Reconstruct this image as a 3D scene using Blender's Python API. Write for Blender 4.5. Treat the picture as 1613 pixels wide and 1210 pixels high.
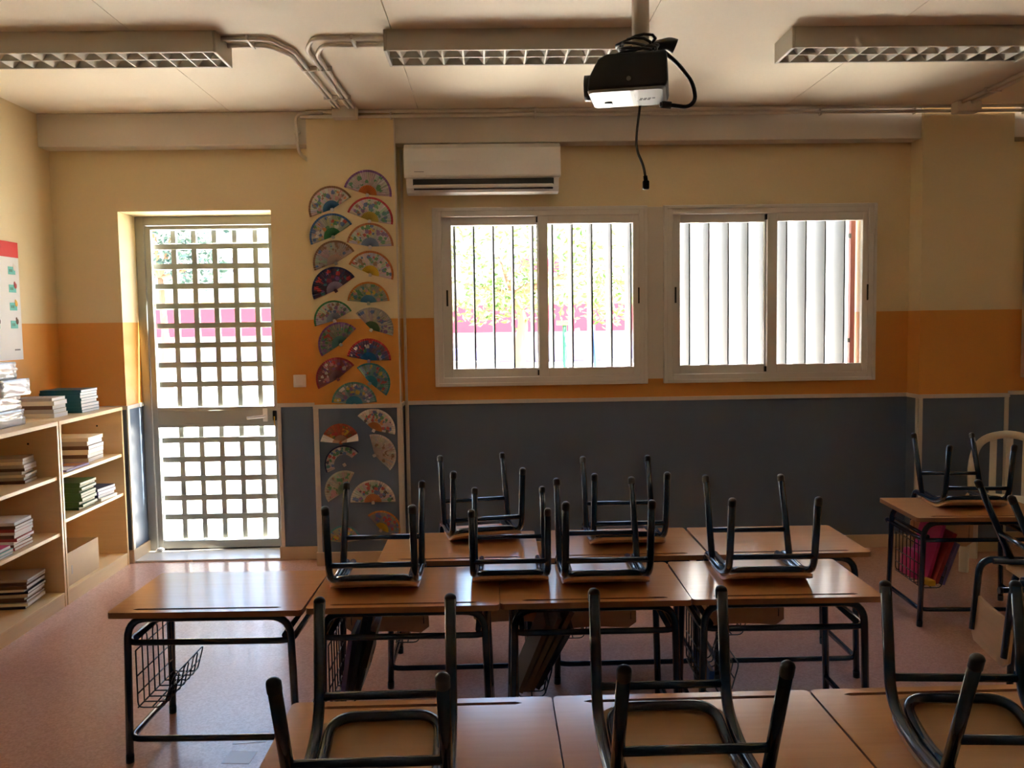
import bpy, bmesh, math, random
from mathutils import Vector, Matrix, Euler
from mathutils.geometry import tessellate_polygon
for o in list(bpy.data.objects): bpy.data.objects.remove(o)
SC = bpy.context.scene
COL = SC.collection
PI = math.pi
R = random.Random(7)

# ------------------------------------------------------------------ camera
F_PX, PITCH, YAW, ROLL, CAM_H = 1367.8, .0711, .0235, .01495, 1.55
cp, sp, cy_, sy_, cr, sr = (math.cos(PITCH), math.sin(PITCH), math.cos(YAW), math.sin(YAW), math.cos(ROLL), math.sin(ROLL))
fw = Vector((sy_*cp, cy_*cp, -sp)); rt = Vector((cy_, -sy_, 0)); dn = fw.cross(rt)
rr = cr*rt + sr*dn; dd = -sr*rt + cr*dn
cam = bpy.data.cameras.new('camera'); camo = bpy.data.objects.new('camera', cam); COL.objects.link(camo)
cam.sensor_width = 36; cam.lens = F_PX/1613*36; cam.clip_start = .05; cam.clip_end = 300
m = Matrix.Identity(4)
for i in range(3):
    m[i][0] = rr[i]; m[i][1] = -dd[i]; m[i][2] = -fw[i]
m.translation = (0, 0, CAM_H)
camo.matrix_world = m
SC.camera = camo

# ------------------------------------------------------------------ light and exposure
world = bpy.data.worlds.new('sky'); SC.world = world; world.use_nodes = True
nt = world.node_tree; nt.nodes.clear()
sky = nt.nodes.new('ShaderNodeTexSky'); sky.sky_type = 'NISHITA'; sky.sun_disc = False
sky.sun_elevation = math.radians(55); sky.sun_rotation = math.radians(93); sky.air_density = 1.0; sky.dust_density = 1.2
bg = nt.nodes.new('ShaderNodeBackground'); bg.inputs[1].default_value = .26
wo = nt.nodes.new('ShaderNodeOutputWorld')
nt.links.new(sky.outputs[0], bg.inputs[0]); nt.links.new(bg.outputs[0], wo.inputs[0])
sun = bpy.data.lights.new('sun', 'SUN'); sun.energy = 16.0; sun.angle = math.radians(.6); sun.color = (1, .95, .87)
suno = bpy.data.objects.new('sun', sun); COL.objects.link(suno)
suno.rotation_euler = Vector((-.62, -.075, -.78)).to_track_quat('-Z', 'Y').to_euler()
def portal(x0, x1, z0, z1, y):
    l = bpy.data.lights.new('window_portal', 'AREA'); l.shape = 'RECTANGLE'; l.size = x1-x0; l.size_y = z1-z0
    l.cycles.is_portal = True
    o = bpy.data.objects.new('window_portal', l); COL.objects.link(o)
    o.location = ((x0+x1)/2, y, (z0+z1)/2); o.rotation_euler = (-PI/2, 0, 0)
for a in ((-2.385, -1.407, 0, 2.295), (-.37, 1.03, 1.13, 2.29), (1.135, 2.54, 1.13, 2.29), (3.53, 4.8, 1.13, 2.29)):
    portal(a[0], a[1], a[2], a[3], 6.3)
vs = SC.view_settings
vs.view_transform = 'Standard'; vs.look = 'None'; vs.gamma = 1; vs.use_curve_mapping = False
vs.exposure = 3.5
SC.cycles.use_denoising = True; SC.cycles.use_adaptive_sampling = False
SC.cycles.max_bounces = 12; SC.cycles.diffuse_bounces = 8; SC.cycles.glossy_bounces = 4; SC.cycles.transparent_max_bounces = 16
SC.cycles.sample_clamp_indirect = 40
SC.cycles.caustics_reflective = False; SC.cycles.caustics_refractive = False

# ------------------------------------------------------------------ materials
def mat(name, col, rough=.6, metal=0., var=0., vscale=8., bump=0., bscale=60., spec=None, coat=0.):
    M = bpy.data.materials.new(name); M.use_nodes = True
    n = M.node_tree; b = n.nodes['Principled BSDF']
    b.inputs['Base Color'].default_value = (*col, 1); b.inputs['Roughness'].default_value = rough
    b.inputs['Metallic'].default_value = metal
    if spec is not None: b.inputs['Specular IOR Level'].default_value = spec
    if coat: b.inputs['Coat Weight'].default_value = coat; b.inputs['Coat Roughness'].default_value = .12
    tc = n.nodes.new('ShaderNodeTexCoord')
    if var:
        no = n.nodes.new('ShaderNodeTexNoise'); no.inputs['Scale'].default_value = vscale; no.inputs['Detail'].default_value = 5
        mx = n.nodes.new('ShaderNodeMix'); mx.data_type = 'RGBA'
        mx.inputs[6].default_value = (*[c*(1-var) for c in col], 1); mx.inputs[7].default_value = (*[min(1, c*(1+var)) for c in col], 1)
        n.links.new(tc.outputs['Object'], no.inputs['Vector']); n.links.new(no.outputs[0], mx.inputs[0]); n.links.new(mx.outputs[2], b.inputs['Base Color'])
    if bump:
        nb = n.nodes.new('ShaderNodeTexNoise'); nb.inputs['Scale'].default_value = bscale; nb.inputs['Detail'].default_value = 3
        bp = n.nodes.new('ShaderNodeBump'); bp.inputs['Strength'].default_value = bump; bp.inputs['Distance'].default_value = .01
        n.links.new(tc.outputs['Object'], nb.inputs['Vector']); n.links.new(nb.outputs[0], bp.inputs['Height']); n.links.new(bp.outputs[0], b.inputs['Normal'])
    return M
def wood(name, c1, c2, rough=.35, scale=(1.2, 14, 14), coat=0.):
    M = mat(name, c1, rough, coat=coat); n = M.node_tree; b = n.nodes['Principled BSDF']
    tc = n.nodes.new('ShaderNodeTexCoord'); mp = n.nodes.new('ShaderNodeMapping'); mp.inputs['Scale'].default_value = scale
    no = n.nodes.new('ShaderNodeTexNoise'); no.inputs['Scale'].default_value = 4; no.inputs['Detail'].default_value = 6; no.inputs['Distortion'].default_value = .6
    mx = n.nodes.new('ShaderNodeMix'); mx.data_type = 'RGBA'
    mx.inputs[6].default_value = (*c1, 1); mx.inputs[7].default_value = (*c2, 1)
    n.links.new(tc.outputs['Object'], mp.inputs[0]); n.links.new(mp.outputs[0], no.inputs['Vector'])
    n.links.new(no.outputs[0], mx.inputs[0]); n.links.new(mx.outputs[2], b.inputs['Base Color'])
    return M
def terrazzo():
    M = mat('terrazzo_floor', (.4, .23, .17), .24); n = M.node_tree; b = n.nodes['Principled BSDF']
    tc = n.nodes.new('ShaderNodeTexCoord'); v = n.nodes.new('ShaderNodeTexVoronoi'); v.inputs['Scale'].default_value = 130
    no = n.nodes.new('ShaderNodeTexNoise'); no.inputs['Scale'].default_value = 1.4; no.inputs['Detail'].default_value = 5
    r1 = n.nodes.new('ShaderNodeValToRGB')
    e = r1.color_ramp.elements; e[0].position = .0; e[0].color = (.53, .305, .235, 1); e[1].position = 1; e[1].color = (.66, .40, .31, 1)
    x = e.new(.5); x.color = (.60, .355, .275, 1)
    sep = n.nodes.new('ShaderNodeSeparateColor')
    n.links.new(tc.outputs['Object'], v.inputs['Vector']); n.links.new(tc.outputs['Object'], no.inputs['Vector'])
    n.links.new(v.outputs['Color'], sep.inputs[0]); n.links.new(sep.outputs[0], r1.inputs[0]); n.links.new(r1.outputs[0], b.inputs['Base Color'])
    mr = n.nodes.new('ShaderNodeMapRange'); mr.inputs[3].default_value = .19; mr.inputs[4].default_value = .24
    n.links.new(no.outputs[0], mr.inputs[0]); n.links.new(mr.outputs[0], b.inputs['Roughness'])
    return M
def glass(name):
    M = bpy.data.materials.new(name); M.use_nodes = True; n = M.node_tree; n.nodes.clear()
    t = n.nodes.new('ShaderNodeBsdfTransparent'); t.inputs[0].default_value = (.97, .98, .975, 1)
    g = n.nodes.new('ShaderNodeBsdfGlossy'); g.inputs['Roughness'].default_value = .02
    f = n.nodes.new('ShaderNodeFresnel'); f.inputs[0].default_value = 1.45
    mx = n.nodes.new('ShaderNodeMixShader'); o = n.nodes.new('ShaderNodeOutputMaterial')
    ge = n.nodes.new('ShaderNodeNewGeometry'); su = n.nodes.new('ShaderNodeMath'); su.operation = 'SUBTRACT'; su.inputs[0].default_value = 1; mu = n.nodes.new('ShaderNodeMath'); mu.operation = 'MULTIPLY'
    n.links.new(ge.outputs['Backfacing'], su.inputs[1]); n.links.new(su.outputs[0], mu.inputs[0]); n.links.new(f.outputs[0], mu.inputs[1])   # a pane's far face adds no second mirror
    n.links.new(mu.outputs[0], mx.inputs[0]); n.links.new(t.outputs[0], mx.inputs[1]); n.links.new(g.outputs[0], mx.inputs[2]); n.links.new(mx.outputs[0], o.inputs[0])
    return M
def vcol(name, rough=.7):
    M = mat(name, (1, 1, 1), rough); n = M.node_tree
    a = n.nodes.new('ShaderNodeVertexColor'); a.layer_name = 'print'
    n.links.new(a.outputs[0], n.nodes['Principled BSDF'].inputs['Base Color']); return M

CREAM = mat('cream_paint', (.80, .66, .40), .55, var=.04, vscale=2, bump=.06, bscale=90)
ORANGE = mat('orange_paint', (.74, .335, .065), .5, var=.05, vscale=2, bump=.06, bscale=90)
BLUE = mat('blue_grey_panel', (.135, .178, .25), .38, var=.06, vscale=3, bump=.03, bscale=40)
CEIL = mat('ceiling_paint', (.85, .765, .615), .7, var=.03, vscale=3, bump=.04, bscale=70)
BEAM = mat('beam_paint', (.68, .62, .54), .7, var=.04, vscale=3)
TRIM = mat('pale_trim', (.66, .60, .52), .4)
SKIRT = mat('skirting_tile', (.62, .46, .30), .3, var=.1, vscale=10)
FLOOR = terrazzo()
ALU = mat('white_aluminium', (.72, .68, .62), .35)
GLASS = glass('window_glass')
DOORM = mat('grey_green_metal', (.35, .355, .315), .42)
FINM = mat('darkened_fin_metal', (.085, .084, .082), .6)  # white fins; their shaded grey look is darkened into the base colour
TERRA = mat('terracotta_paint', (.62, .25, .22), .6)
BLACKP = mat('black_plastic', (.012, .012, .013), .35)
WHITEP = mat('white_plastic', (.80, .78, .74), .35)
LAMPM = mat('lamp_enamel', (.60, .56, .48), .45)
TUBEG = mat('lamp_tube_glass', (.8, .8, .78), .2)
CONDM = mat('conduit_plastic', (.76, .70, .62), .45)
DESKW = wood('desk_laminate', (.58, .285, .115), (.68, .36, .16), .16)
EDGEW = wood('desk_edge', (.30, .13, .06), (.36, .17, .08), .4)
CHAIRW = wood('chair_plywood', (.60, .36, .18), (.72, .46, .26), .3)
STEEL = mat('dark_blue_enamel', (.007, .026, .062), .2, coat=.4)
CAPM = mat('black_rubber', (.008, .009, .011), .4)
WIREM = mat('basket_wire', (.016, .014, .02), .35)
SHELFW = wood('bookcase_beech', (.76, .54, .28), (.85, .64, .36), .4, (1, 1, 14))
SHELFE = mat('bookcase_edge', (.74, .54, .33), .4)
PAPER = mat('paper_white', (.80, .80, .80), .7)
PAPERC = mat('paper_cream', (.80, .75, .62), .7)
TEAL = mat('teal_cover', (.008, .10, .125), .4)
GREENC = mat('green_cover', (.035, .12, .03), .45)
GREYC = mat('grey_cover', (.45, .40, .35), .5)
BROWNC = mat('brown_cover', (.16, .085, .05), .5)
REDC = mat('red_cover', (.40, .05, .05), .5)
PINKC = mat('pink_cover', (.65, .05, .22), .5)
PURPC = mat('purple_cover', (.16, .12, .30), .5)
NAVYC = mat('navy_cover', (.02, .025, .06), .5)
YELC = mat('yellow_cover', (.75, .42, .03), .5)
CARD = mat('cardboard', (.62, .46, .28), .7, var=.06, vscale=12)
WRAP = mat('clear_wrap_white', (.74, .74, .75), .16, bump=.35, bscale=14, coat=.6)
CREAMP = mat('cream_plastic', (.72, .66, .54), .4)
RED = mat('poster_red', (.75, .03, .03), .5)
PTEAL = mat('poster_teal', (.15, .58, .52), .5)
PRINT = vcol('printed_paper')
YARD = mat('yard_concrete', (.70, .655, .58), .85, var=.08, vscale=.6)
WALLX = mat('courtyard_render', (.36, .32, .26), .8, var=.04, vscale=1)
REDX = mat('crimson_band', (.15, .004, .018), .8)
LILAC = mat('lilac_plinth', (.15, .11, .135), .8)
ORX = mat('orange_trim', (.36, .15, .03), .7)
WINX = mat('far_window_dark', (.05, .05, .065), .3)
LEAF = mat('leaf_green', (.075, .14, .018), .5, var=.5, vscale=3)
LEAFD = mat('leaf_dark', (.018, .045, .03), .5, var=.5, vscale=3)
BARK = mat('bark', (.16, .085, .04), .9, var=.3, vscale=8)
POSTG = mat('green_post_paint', (.008, .07, .035), .5)
POSTB = mat('blue_pole_paint', (.008, .035, .18), .5)
POSTS = mat('grey_pole', (.3, .29, .28), .5)
BLUEP = mat('blue_plastic', (.02, .08, .35), .4)

# ------------------------------------------------------------------ mesh helper
class G:
    def __init__(s): s.v = []; s.f = []; s.m = []; s.sm = []; s.cols = None
    def add(s, vs, fs, mi=0, smooth=False):
        o = len(s.v); s.v += [tuple(v) for v in vs]
        for f in fs: s.f.append(tuple(i+o for i in f)); s.m.append(mi); s.sm.append(smooth)
        return s
    def box(s, x0, x1, y0, y1, z0, z1, mi=0, M=None, sub=0):
        vs = [Vector((x, y, z)) for z in (z0, z1) for y in (y0, y1) for x in (x0, x1)]
        if M is not None: vs = [M @ v for v in vs]
        return s.add(vs, [(0, 2, 3, 1), (4, 5, 7, 6), (0, 1, 5, 4), (2, 6, 7, 3), (0, 4, 6, 2), (1, 3, 7, 5)], mi)
    def prism(s, poly, a, b, axis='z', mi=0, smooth=False):
        n = len(poly)
        def P(p, t): return {'z': (p[0], p[1], t), 'y': (p[0], t, p[1]), 'x': (t, p[0], p[1])}[axis]
        vs = [P(p, a) for p in poly]+[P(p, b) for p in poly]
        s.add(vs, [tuple(range(n))[::-1], tuple(range(n, 2*n))], mi)
        o = len(s.v)-2*n
        for i in range(n):
            j = (i+1) % n; s.f.append((o+i, o+j, o+n+j, o+n+i)); s.m.append(mi); s.sm.append(smooth)
        return s
    def tube(s, pts, r, seg=8, fillet=0, mi=0, closed=False, fs=5, r1=None, cap=True):
        pts = [Vector(p) for p in pts]
        if fillet:
            out = [pts[0]]
            for i in range(1, len(pts)-1):
                a, b, c = pts[i-1], pts[i], pts[i+1]
                d1 = (a-b); d2 = (c-b); l = min(fillet, d1.length*.49, d2.length*.49)
                p1 = b+d1.normalized()*l; p2 = b+d2.normalized()*l
                for k in range(fs+1):
                    t = k/fs; out.append(p1*(1-t)**2+b*2*t*(1-t)+p2*t*t)
            out.append(pts[-1]); pts = out
        n = len(pts); o = len(s.v); up = None; ring = []
        for i, p in enumerate(pts):
            if closed: t = (pts[(i+1) % n]-pts[i-1]).normalized()
            else: t = (pts[min(i+1, n-1)]-pts[max(i-1, 0)]).normalized()
            if up is None: up = t.orthogonal().normalized()
            else:
                up = (up-t*up.dot(t))
                up = up.normalized() if up.length > 1e-6 else t.orthogonal().normalized()
            w = t.cross(up); rad = r if r1 is None else r+(r1-r)*i/(n-1)
            for k in range(seg):
                a = 2*PI*k/seg; s.v.append(tuple(p+(up*math.cos(a)+w*math.sin(a))*rad))
        for i in range(n if closed else n-1):
            i2 = (i+1) % n
            for k in range(seg):
                k2 = (k+1) % seg
                s.f.append((o+i*seg+k, o+i*seg+k2, o+i2*seg+k2, o+i2*seg+k)); s.m.append(mi); s.sm.append(True)
        if cap and not closed:
            s.f.append(tuple(o+k for k in range(seg))[::-1]); s.m.append(mi); s.sm.append(False)
            s.f.append(tuple(o+(n-1)*seg+k for k in range(seg))); s.m.append(mi); s.sm.append(False)
        return s
    def ball(s, c, r, sc=(1, 1, 1), u=10, v=6, mi=0):
        c = Vector(c); vs = [c+Vector((0, 0, -r*sc[2]))]
        for j in range(1, v):
            a = -PI/2+PI*j/v
            for i in range(u):
                b = 2*PI*i/u; vs.append(c+Vector((r*sc[0]*math.cos(a)*math.cos(b), r*sc[1]*math.cos(a)*math.sin(b), r*sc[2]*math.sin(a))))
        vs.append(c+Vector((0, 0, r*sc[2]))); fs = []
        for i in range(u): fs.append((0, 1+(i+1) % u, 1+i)); fs.append((len(vs)-1, 1+(v-2)*u+i, 1+(v-2)*u+(i+1) % u))
        for j in range(v-2):
            for i in range(u):
                a = 1+j*u; fs.append((a+i, a+(i+1) % u, a+u+(i+1) % u, a+u+i))
        return s.add(vs, fs, mi, True)
    def ob(s, name, mats, parent=None, loc=(0, 0, 0), rot=(0, 0, 0), bevel=0, bseg=2):
        me = bpy.data.meshes.new(name); me.from_pydata(s.v, [], s.f)
        for mm in (mats if isinstance(mats, (list, tuple)) else [mats]): me.materials.append(mm)
        me.polygons.foreach_set('material_index', s.m); me.polygons.foreach_set('use_smooth', s.sm)
        if s.cols is not None:
            a = me.color_attributes.new('print', 'FLOAT_COLOR', 'CORNER'); k = 0
            buf = []
            for f, c in zip(s.f, s.cols):
                buf += list((*c, 1))*len(f)
            a.data.foreach_set('color', buf)
        me.update()
        o = bpy.data.objects.new(name, me); COL.objects.link(o)
        o.location = loc; o.rotation_euler = rot
        if parent is not None: o.parent = parent
        if bevel:
            b = o.modifiers.new('bevel', 'BEVEL'); b.width = bevel; b.segments = bseg; b.limit_method = 'ANGLE'; b.angle_limit = .6; b.harden_normals = False
        return o
def B(*a, **k): return G().box(*a, **k)
def tag(o, label, cat, group=None, kind=None):
    if label: o['label'] = label
    if cat: o['category'] = cat
    if group: o['group'] = group
    if kind: o['kind'] = kind
    return o
def empty(name, loc=(0, 0, 0), rot=(0, 0, 0), parent=None):
    o = bpy.data.objects.new(name, None); COL.objects.link(o); o.location = loc; o.rotation_euler = rot; o.empty_display_size = .05
    if parent is not None: o.parent = parent
    return o
def thing(name, label, cat, loc=(0, 0, 0), rot=(0, 0, 0), group=None): return tag(empty(name, loc, rot), label, cat, group)
def struct(o): o['kind'] = 'structure'; return o
def dup(o, parent=None):
    c = o.copy(); COL.objects.link(c)
    if parent is not None: c.parent = parent
    for k in o.children: dup(k, c)
    return c
def rpoly(x0, x1, y0, y1, r, n=4):
    p = []
    for cx, cy, a in ((x1-r, y1-r, 0), (x0+r, y1-r, 90), (x0+r, y0+r, 180), (x1-r, y0+r, 270)):
        for k in range(n+1):
            t = math.radians(a+90*k/n); p.append((cx+r*math.cos(t), cy+r*math.sin(t)))
    return p

# ------------------------------------------------------------------ room shell
XL, XR, YW, YO, YB = -2.80, 5.0, 5.704, 6.004, -4.2
ZC, YP = 2.885, 5.543
Z1, Z2 = 1.03, 1.585
D0, D1, DT = -2.385, -1.407, 2.295
WINS = [(-.368, 1.03), (1.135, 2.54), (3.53, 4.80)]
WZ0, WZ1 = 1.155, 2.27

def banded_wall(name, axis, u0, u1, v0, v1, holes, zt=3.0):
    """wall slab with real openings; three painted bands by height"""
    us = sorted({u0, u1, *[h[0] for h in holes], *[h[1] for h in holes]})
    zs = sorted({0., Z1, Z2, zt, *[h[2] for h in holes], *[h[3] for h in holes]})
    def solid(i, j):
        if i < 0 or j < 0 or i >= len(us)-1 or j >= len(zs)-1: return False
        u, z = (us[i]+us[i+1])/2, (zs[j]+zs[j+1])/2
        return not any(h[0] < u < h[1] and h[2] < z < h[3] for h in holes)
    g = G()
    def P(u, v, z): return (u, v, z) if axis == 'x' else (v, u, z)
    for i in range(len(us)-1):
        for j in range(len(zs)-1):
            if not solid(i, j): continue
            a, b, c, d = us[i], us[i+1], zs[j], zs[j+1]; zm = (c+d)/2
            mi = 2 if zm < Z1 else 1 if zm < Z2 else 0
            g.add([P(a, v0, c), P(b, v0, c), P(b, v0, d), P(a, v0, d)], [(0, 1, 2, 3)], mi)
            g.add([P(a, v1, c), P(b, v1, c), P(b, v1, d), P(a, v1, d)], [(3, 2, 1, 0)], mi)
            if not solid(i-1, j): g.add([P(a, v0, c), P(a, v1, c), P(a, v1, d), P(a, v0, d)], [(3, 2, 1, 0)], mi)
            if not solid(i+1, j): g.add([P(b, v0, c), P(b, v1, c), P(b, v1, d), P(b, v0, d)], [(0, 1, 2, 3)], mi)
            if not solid(i, j-1): g.add([P(a, v0, c), P(b, v0, c), P(b, v1, c), P(a, v1, c)], [(3, 2, 1, 0)], mi)
            if not solid(i, j+1): g.add([P(a, v0, d), P(b, v0, d), P(b, v1, d), P(a, v1, d)], [(0, 1, 2, 3)], mi)
    return struct(g.ob(name, [CREAM, ORANGE, BLUE]))
holes = [(D0, D1, 0., DT)]+[(a+.03, b-.03, WZ0, WZ1) for a, b in WINS]
banded_wall('wall_back', 'x', XL-.2, XR+.2, YW, YO, holes)
banded_wall('wall_left', 'y', YB-.2, YW, XL-.2, XL, [])
banded_wall('wall_right', 'y', YB-.2, YW, XR, XR+.2, [])
banded_wall('wall_front', 'x', XL, XR, YB-.2, YB, [])
struct(B(XL-.2, XR+.2, YB-.2, YO, -.15, 0).ob('floor', FLOOR))
ce = struct(empty('ceiling', (0, 0, ZC)))
B(XL-.2, XR+.2, YB-.2, YO, .10, .30).ob('roof_slab', CEIL, ce)
seams = [XL-.01, -1.602, -.43, .735, 1.88, 3.04, 4.2, XR+.01]
for i in range(len(seams)-1):                       # precast slabs, ragged open joints between them
    def edge(x, s, seed):
        q = random.Random(seed); n = 90
        return [(x+s*(.0011+max(0, q.gauss(0, .0016))), YB+(YP+.06-YB)*k/n) for k in range(n+1)]
    l = edge(seams[i], 1, i*2); r_ = edge(seams[i+1], -1, i*2+1)
    g = G(); n = len(l)
    vs = [(x, y, 0) for x, y in l]+[(x, y, 0) for x, y in r_]+[(x, y, .1) for x, y in l]+[(x, y, .1) for x, y in r_]
    fs = []
    for k in range(n-1):
        fs += [(k, k+1, n+k+1, n+k), (2*n+k, 3*n+k, 3*n+k+1, 2*n+k+1), (k, 2*n+k, 2*n+k+1, k+1), (n+k, n+k+1, 3*n+k+1, 3*n+k)]
    fs += [(0, n, 3*n, 2*n), (n-1, 3*n-1, 4*n-1, 2*n-1)]
    g.add(vs, fs).ob('slab', CEIL, ce)

PIL = [(-1.131, -.583), (2.766, 3.352)]
for a, b in PIL:
    g = G()
    for z0, z1, mi in ((0, Z1, 2), (Z1, Z2, 1), (Z2, ZC, 0)): g.box(a, b, YP, YW, z0, z1, mi)
    struct(g.ob('pillar', [CREAM, ORANGE, BLUE]))
for a, b in ((XL, PIL[0][0]), (PIL[0][1], PIL[1][0]), (PIL[1][1], XR)):
    struct(B(a, b, YP+.022, YW, 2.68, ZC).ob('beam', BEAM, bevel=.006))
# skirting
k = 1
SK = [(XL, D0, YW-.014, YW), (D1, PIL[0][0], YW-.014, YW), (PIL[0][1], PIL[1][0], YW-.014, YW), (PIL[1][1], XR, YW-.014, YW),
      (PIL[0][0]-.014, PIL[0][1]+.014, YP-.014, YP), (PIL[1][0]-.014, PIL[1][1]+.014, YP-.014, YP)]
g = G()
for a, b, c, d in SK: g.box(a, b, c, d, 0, .088)
for x0, x1 in ((PIL[0][0]-.014, PIL[0][0]), (PIL[0][1], PIL[0][1]+.014), (PIL[1][0]-.014, PIL[1][0]), (PIL[1][1], PIL[1][1]+.014)): g.box(x0, x1, YP, YW-.014, 0, .088)
g.box(D0-.0, D0+.012, YW-.014, YO-.03, 0, .088); g.box(D1-.012, D1, YW-.014, YO-.03, 0, .088)
struct(g.ob('baseboard_back', SKIRT, bevel=.003))
struct(B(XL, XL+.014, YB, 3.9, 0, .088).ob('baseboard_left', SKIRT))
struct(B(XR-.014, XR, YB, YW, 0, .088).ob('baseboard_right', SKIRT))
# dado rail and corner strips round the blue panelling
def trim(n, g): return struct(g.ob('trim_%d' % n, TRIM, bevel=.002))
t = .010
g = G()
for a, b, y in ((XL, D0, YW), (D1, PIL[0][0], YW), (PIL[0][0], PIL[0][1], YP), (PIL[0][1], PIL[1][0], YW), (PIL[1][0], PIL[1][1], YP), (PIL[1][1], XR, YW)):
    g.box(a, b, y-t, y, Z1-.013, Z1+.013)
for x, s in ((PIL[0][0], -1), (PIL[0][1], 1), (PIL[1][0], -1), (PIL[1][1], 1)):
    g.box(min(x, x+s*t), max(x, x+s*t), YP-t, YW, Z1-.013, Z1+.013)
g.box(D0, D0+t, YW-t, YO-.03, Z1-.013, Z1+.013)
trim(1, g)
w = .024
for n, (x, y) in enumerate(((D1, YW), (PIL[0][0], YP), (PIL[0][1]-w, YP), (PIL[0][1]+.012, YW), (PIL[1][0], YP), (PIL[1][1]-w, YP)), 2):
    trim(n, B(x, x+w, y-t, y, .088, Z1-.013))
for n, (x, s) in enumerate(((PIL[0][0], -1), (PIL[0][1], 1), (PIL[1][0], -1), (PIL[1][1], 1)), 8):
    trim(n, B(min(x, x+s*t), max(x, x+s*t), YP, YP+w, .088, Z1-.013))
trim(12, B(D0, D0+t, YW-t, YW+w, .088, Z1-.013))
trim(13, B(1.03, 1.135, YW-.016, YW, 1.165, 2.285))                     # cover strip between the two windows
struct(B(D0, D1, YW, YO, 0, .012).ob('trim_14', mat('threshold_stone', (.62, .58, .54), .3)))
trim(15, B(PIL[0][1]-.004, PIL[0][1]+.006, YP-.005, YP+.006, Z1+.013, ZC))   # corner bead on the pillar edge

# ------------------------------------------------------------------ door
d = struct(empty('door_1', ((D0+D1)/2, YO, 0)))
cx = (D0+D1)/2
def dpart(name, x0, x1, y0, y1, z0, z1, mm=DOORM, par=None, bev=.003):
    return B(x0-cx, x1-cx, y0-YO, y1-YO, z0, z1).ob(name, mm, par or d, bevel=bev)
y0, y1 = 5.965, 6.02
fr = G()
for a in ((D0, D0+.058, 0.012, DT), (D1-.045, D1, .012, DT), (D0+.058, D1-.045, DT-.058, DT)): fr.box(a[0]-cx, a[1]-cx, y0-YO, y1-YO, a[2], a[3])
fr.ob('door_frame', DOORM, d, bevel=.004)
L0, L1, LT = D0+.062, D1-.049, DT-.062
gl0, gl1 = -2.288, -1.497
lf = empty('door_leaf', (0, 0, 0), parent=d)
y0, y1 = 5.975, 6.015
lg = G()
for a in ((L0, gl0, .02, LT), (gl1, L1, .02, LT), (gl0, gl1, 2.208, LT), (gl0, gl1, .863, .999), (gl0, gl1, .02, .074)):
    lg.box(a[0]-cx, a[1]-cx, y0-YO, y1-YO, a[2], a[3])
lg.box(gl0+.005-cx, gl1-.004-cx, y0-.004-YO, y0-YO, .885, .978)
lg.ob('leaf_frame', DOORM, lf, bevel=.003)
for z0, z1 in ((.999, 2.208), (.074, .863)):
    dpart('pane', gl0, gl1, 5.996, 6.0, z0, z1, GLASS, lf, 0)
hb = B(gl0-cx, gl1-cx, 6.022-YO, 6.05-YO, -.019, .019)
hb0 = hb.ob('crossbar', DOORM, lf, bevel=.002)
zs = [2.097-.1345*i for i in range(8)]+[.768-.1345*i for i in range(5)]
for i, z in enumerate(zs):
    o = hb0 if i == 0 else dup(hb0, lf); o.location = (0, 0, z)
for z0, z1 in ((.999, 2.208), (.074, .863)):
    v0 = None
    for x in (-2.155, -2.017, -1.878, -1.74, -1.60):
        if v0 is None: v0 = B(-.0175, .0175, 6.03-YO, 6.058-YO, z0, z1).ob('upright', DOORM, lf, bevel=.002); v = v0
        else: v = dup(v0, lf)
        v.location = (x-cx, 0, 0)
dpart('door_brush', L0, L1, 5.985, 6.005, .004, .02, BLACKP, lf, 0)
h = dpart('door_handle', -1.572, -1.54, 5.962, 5.9745, .895, .985, WHITEP, lf, .004)
G().tube([(-1.556-cx, 5.965-YO, .935), (-1.556-cx, 5.925-YO, .935), (-1.67-cx, 5.928-YO, .925)], .0095, 8, .015).ob('lever', WHITEP, h)
dpart('lock_cover', -1.506, -1.478, 5.962, 5.9745, .90, .97, BLACKP, lf, .006)
G().tube([(-1.492-cx, 5.955-YO, .93), (-1.49-cx, 5.945-YO, .90), (-1.488-cx, 5.95-YO, .868)], .004, 6).ob('key_strap', YELC, lf)

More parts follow.
